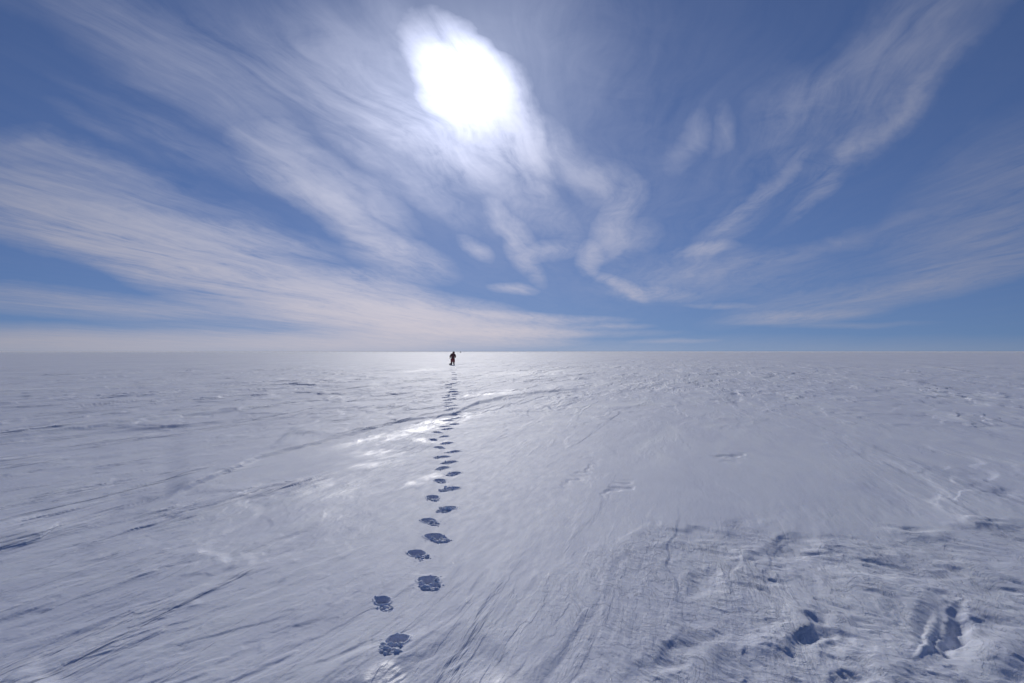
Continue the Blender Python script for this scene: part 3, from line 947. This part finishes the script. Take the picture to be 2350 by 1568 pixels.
jk = [(-.02, 0, .84, (.215, .15)), (-.01, 0, .95, (.205, .15)), (.01, 0, 1.12, (.20, .15)), (.04, 0, 1.30, (.21, .15)), (.06, .0, 1.42, (.15, .12)),
      (.08, .01, 1.50, (.10, .10)),
      (-.15, 0, 1.37, .095), (-.24, -.01, 1.20, .085), (-.275, 0, 1.05, .075), (-.295, .03, .90, .06),
      (.23, 0, 1.36, .095), (.285, -.02, 1.20, .085), (.285, -.02, 1.06, .078), (.22, .09, .93, .062)]
je = [(0, 1), (1, 2), (2, 3), (3, 4), (4, 5), (3, 6), (6, 7), (7, 8), (8, 9), (3, 10), (10, 11), (11, 12), (12, 13)]
skin('parka', jk, je, JACKET, man, root=2, grow=1.18)
hd = [(.08, .0, 1.44, (.12, .11)), (.095, .0, 1.54, (.108, .112)), (.10, .0, 1.62, (.112, .125)), (.10, .01, 1.70, (.085, .095))]
skin('hood', hd, [(0, 1), (1, 2), (2, 3)], JACKET, man, root=1, grow=1.1)
# fur ruff round the face opening of the hood
bm = bmesh.new()
seg, tub = 22, 8
for i in range(seg):
    a = 2 * math.pi * i / seg
    for j in range(tub):
        b = 2 * math.pi * j / tub
        rr_ = .085 + .022 * math.cos(b) + .004 * math.sin(7 * a + 3 * b)
        bm.verts.new((.10 + rr_ * math.cos(a), .115 + .022 * math.sin(b), 1.63 + rr_ * 1.1 * math.sin(a)))
bm.verts.ensure_lookup_table()
for i in range(seg):
    for j in range(tub):
        a_, b_ = i * tub, ((i + 1) % seg) * tub
        bm.faces.new([bm.verts[a_ + j], bm.verts[b_ + j], bm.verts[b_ + (j + 1) % tub], bm.verts[a_ + (j + 1) % tub]])
me = bpy.data.meshes.new('hood_ruff'); bm.to_mesh(me); bm.free(); me.materials.append(BOOT)
ob = bpy.data.objects.new('hood_ruff', me); ob.parent = man; COL.objects.link(ob)

tr = [(-.01, 0, .90, (.19, .14)), (-.01, 0, .76, (.19, .14)), (-.11, 0, .62, (.13, .12)), (-.12, .01, .46, (.108, .11)), (-.125, 0, .28, (.098, .10)),
      (.11, 0, .62, (.13, .12)), (.12, .01, .46, (.108, .11)), (.12, 0, .28, (.098, .10))]
te = [(0, 1), (1, 2), (2, 3), (3, 4), (1, 5), (5, 6), (6, 7)]
skin('trousers', tr, te, TROUS, man, root=1, grow=1.18)
for s_, x0, tx in ((-1, -.13, -.16), (1, .12, .16)):
    bt = [(x0, 0, .40, (.088, .092)), (x0, 0, .22, (.078, .085)), (x0, -.01, .075, (.068, .075)), ((x0 + tx) / 2, .10, .06, (.060, .055)), (tx, .18, .05, (.055, .045))]
    skin('boot', bt, [(0, 1), (1, 2), (2, 3), (3, 4)], BOOT, man, root=2, grow=1.15)


def glove(cx, cy, cz, side, curl):
    pts = [(cx, cy, cz + .06, (.036, .036)), (cx, cy + .005, cz, (.040, .024)), (cx, cy + .01, cz - .045, (.040, .022))]
    ed = [(0, 1), (1, 2)]
    for f_, ln in zip((-.030, -.010, .010, .030), (.060, .072, .068, .052)):
        i = len(pts)
        y1, z1 = cy + .01 + f_, cz - .055
        pts += [(cx, y1, z1, .011), (cx + side * curl * .3, y1, z1 - ln * .5, .0105), (cx + side * curl, y1, z1 - ln, .009)]
        ed += [(2, i), (i, i + 1), (i + 1, i + 2)]
    i = len(pts)
    pts += [(cx + side * .01, cy + .045, cz - .005, .013), (cx + side * .02, cy + .062, cz - .035, .011)]
    ed += [(1, i), (i, i + 1)]
    skin('glove', pts, ed, BOOT, man, root=1)


glove(-.305, .045, .82, 1, .02)
glove(.19, .13, .88, -1, .03)

# ---- dark bag lying beside the boots
BX, BY = PX - .30, PY + .10
bag = bpy.data.objects.new('duffel_bag', None)
bag.location = (BX, BY, grid_h(BX, BY))
bag['label'] = "low dark bag lying on the snow by the person's left boot"
bag['category'] = 'bag'
COL.objects.link(bag)
bg = [(-.17, 0, .055, (.05, .055)), (-.08, 0, .09, (.09, .09)), (.05, 0, .12, (.11, .12)), (.14, .0, .11, (.09, .10))]
skin('bag_body', bg, [(0, 1), (1, 2), (2, 3)], BAGM, bag, root=2, grow=1.15)
hn = [(-.06, -.02, .17, .010), (-.01, -.03, .235, .010), (.06, -.03, .25, .010), (.11, -.02, .21, .010)]
skin('handle', hn, [(0, 1), (1, 2), (2, 3)], BOOT, bag, root=1, levels=1)

# ------------------------------------------------------------------ small tent on the horizon
TX, TY = ground_at(1057.0, 809.6)
tent = bpy.data.objects.new('pyramid_tent', None)
tent.location = (TX, TY, grid_h(TX, TY))
tent.scale = (1.4, 1.4, 1.15)
tent['label'] = 'tiny dark pyramid tent far off on the horizon, right of the person'
tent['category'] = 'tent'
COL.objects.link(tent)
bm = bmesh.new()
lv = []
for z, h_ in ((0, .80), (.05, .78), (.5, .58), (1.0, .34), (1.5, .12), (1.68, .04)):
    ring = []
    for i in range(16):
        a = 2 * math.pi * (i + .5) / 16
        k = h_ / max(abs(math.cos(a)), abs(math.sin(a)))
        k *= 1 - .05 * math.cos(4 * a) * 0 - (.06 if i % 4 in (0, 3) else 0) * 0
        ring.append(bm.verts.new((k * math.cos(a), k * math.sin(a), z)))
    lv.append(ring)
for A_, B_ in zip(lv, lv[1:]):
    for i in range(16):
        bm.faces.new([A_[i], A_[(i + 1) % 16], B_[(i + 1) % 16], B_[i]])
bm.faces.new(lv[-1])
me = bpy.data.meshes.new('canopy'); bm.to_mesh(me); bm.free(); me.materials.append(TENTM)
ob = bpy.data.objects.new('canopy', me); ob.parent = tent; COL.objects.link(ob)
for sx in (-1, 1):
    for sy in (-1, 1):
        skin('pole', [(sx * .86, sy * .86, 0, .02), (sx * .4, sy * .4, .95, .02), (sx * -.01, sy * -.01, 1.85, .02)], [(0, 1), (1, 2)], BOOT, tent, levels=1)
bm = bmesh.new()
bmesh.ops.create_cone(bm, cap_ends=True, segments=16, radius1=.26, radius2=.24, depth=.5)
bmesh.ops.rotate(bm, verts=bm.verts, matrix=Matrix.Rotation(R(78), 3, 'X'))
bmesh.ops.translate(bm, verts=bm.verts, vec=(0, -.62, .45))
me = bpy.data.meshes.new('entrance_sleeve'); bm.to_mesh(me); bm.free(); me.materials.append(BOOT)
ob = bpy.data.objects.new('entrance_sleeve', me); ob.parent = tent; COL.objects.link(ob)

# ------------------------------------------------------------------ thin frost haze near the ground
bm = bmesh.new()
bmesh.ops.create_cube(bm, size=1.0)
bmesh.ops.scale(bm, verts=bm.verts, vec=(26000, 26000, 5.45))
bmesh.ops.translate(bm, verts=bm.verts, vec=(0, 0, -0.775))
me = bpy.data.meshes.new('haze'); bm.to_mesh(me); bm.free()
hm = bpy.data.materials.new('frost_haze')
hm.use_nodes = True
for n in list(hm.node_tree.nodes):
    if n.type == 'BSDF_PRINCIPLED':
        hm.node_tree.nodes.remove(n)
pv = hm.node_tree.nodes.new('ShaderNodeVolumePrincipled')
pv.inputs['Color'].default_value = (0.97, 0.97, 1.0, 1)
pv.inputs['Density'].default_value = 0.00022
pv.inputs['Anisotropy'].default_value = 0.3
out = [n for n in hm.node_tree.nodes if n.type == 'OUTPUT_MATERIAL'][0]
hm.node_tree.links.new(pv.outputs[0], out.inputs['Volume'])
me.materials.append(hm)
hz = bpy.data.objects.new('haze', me)
hz['kind'] = 'stuff'
COL.objects.link(hz)
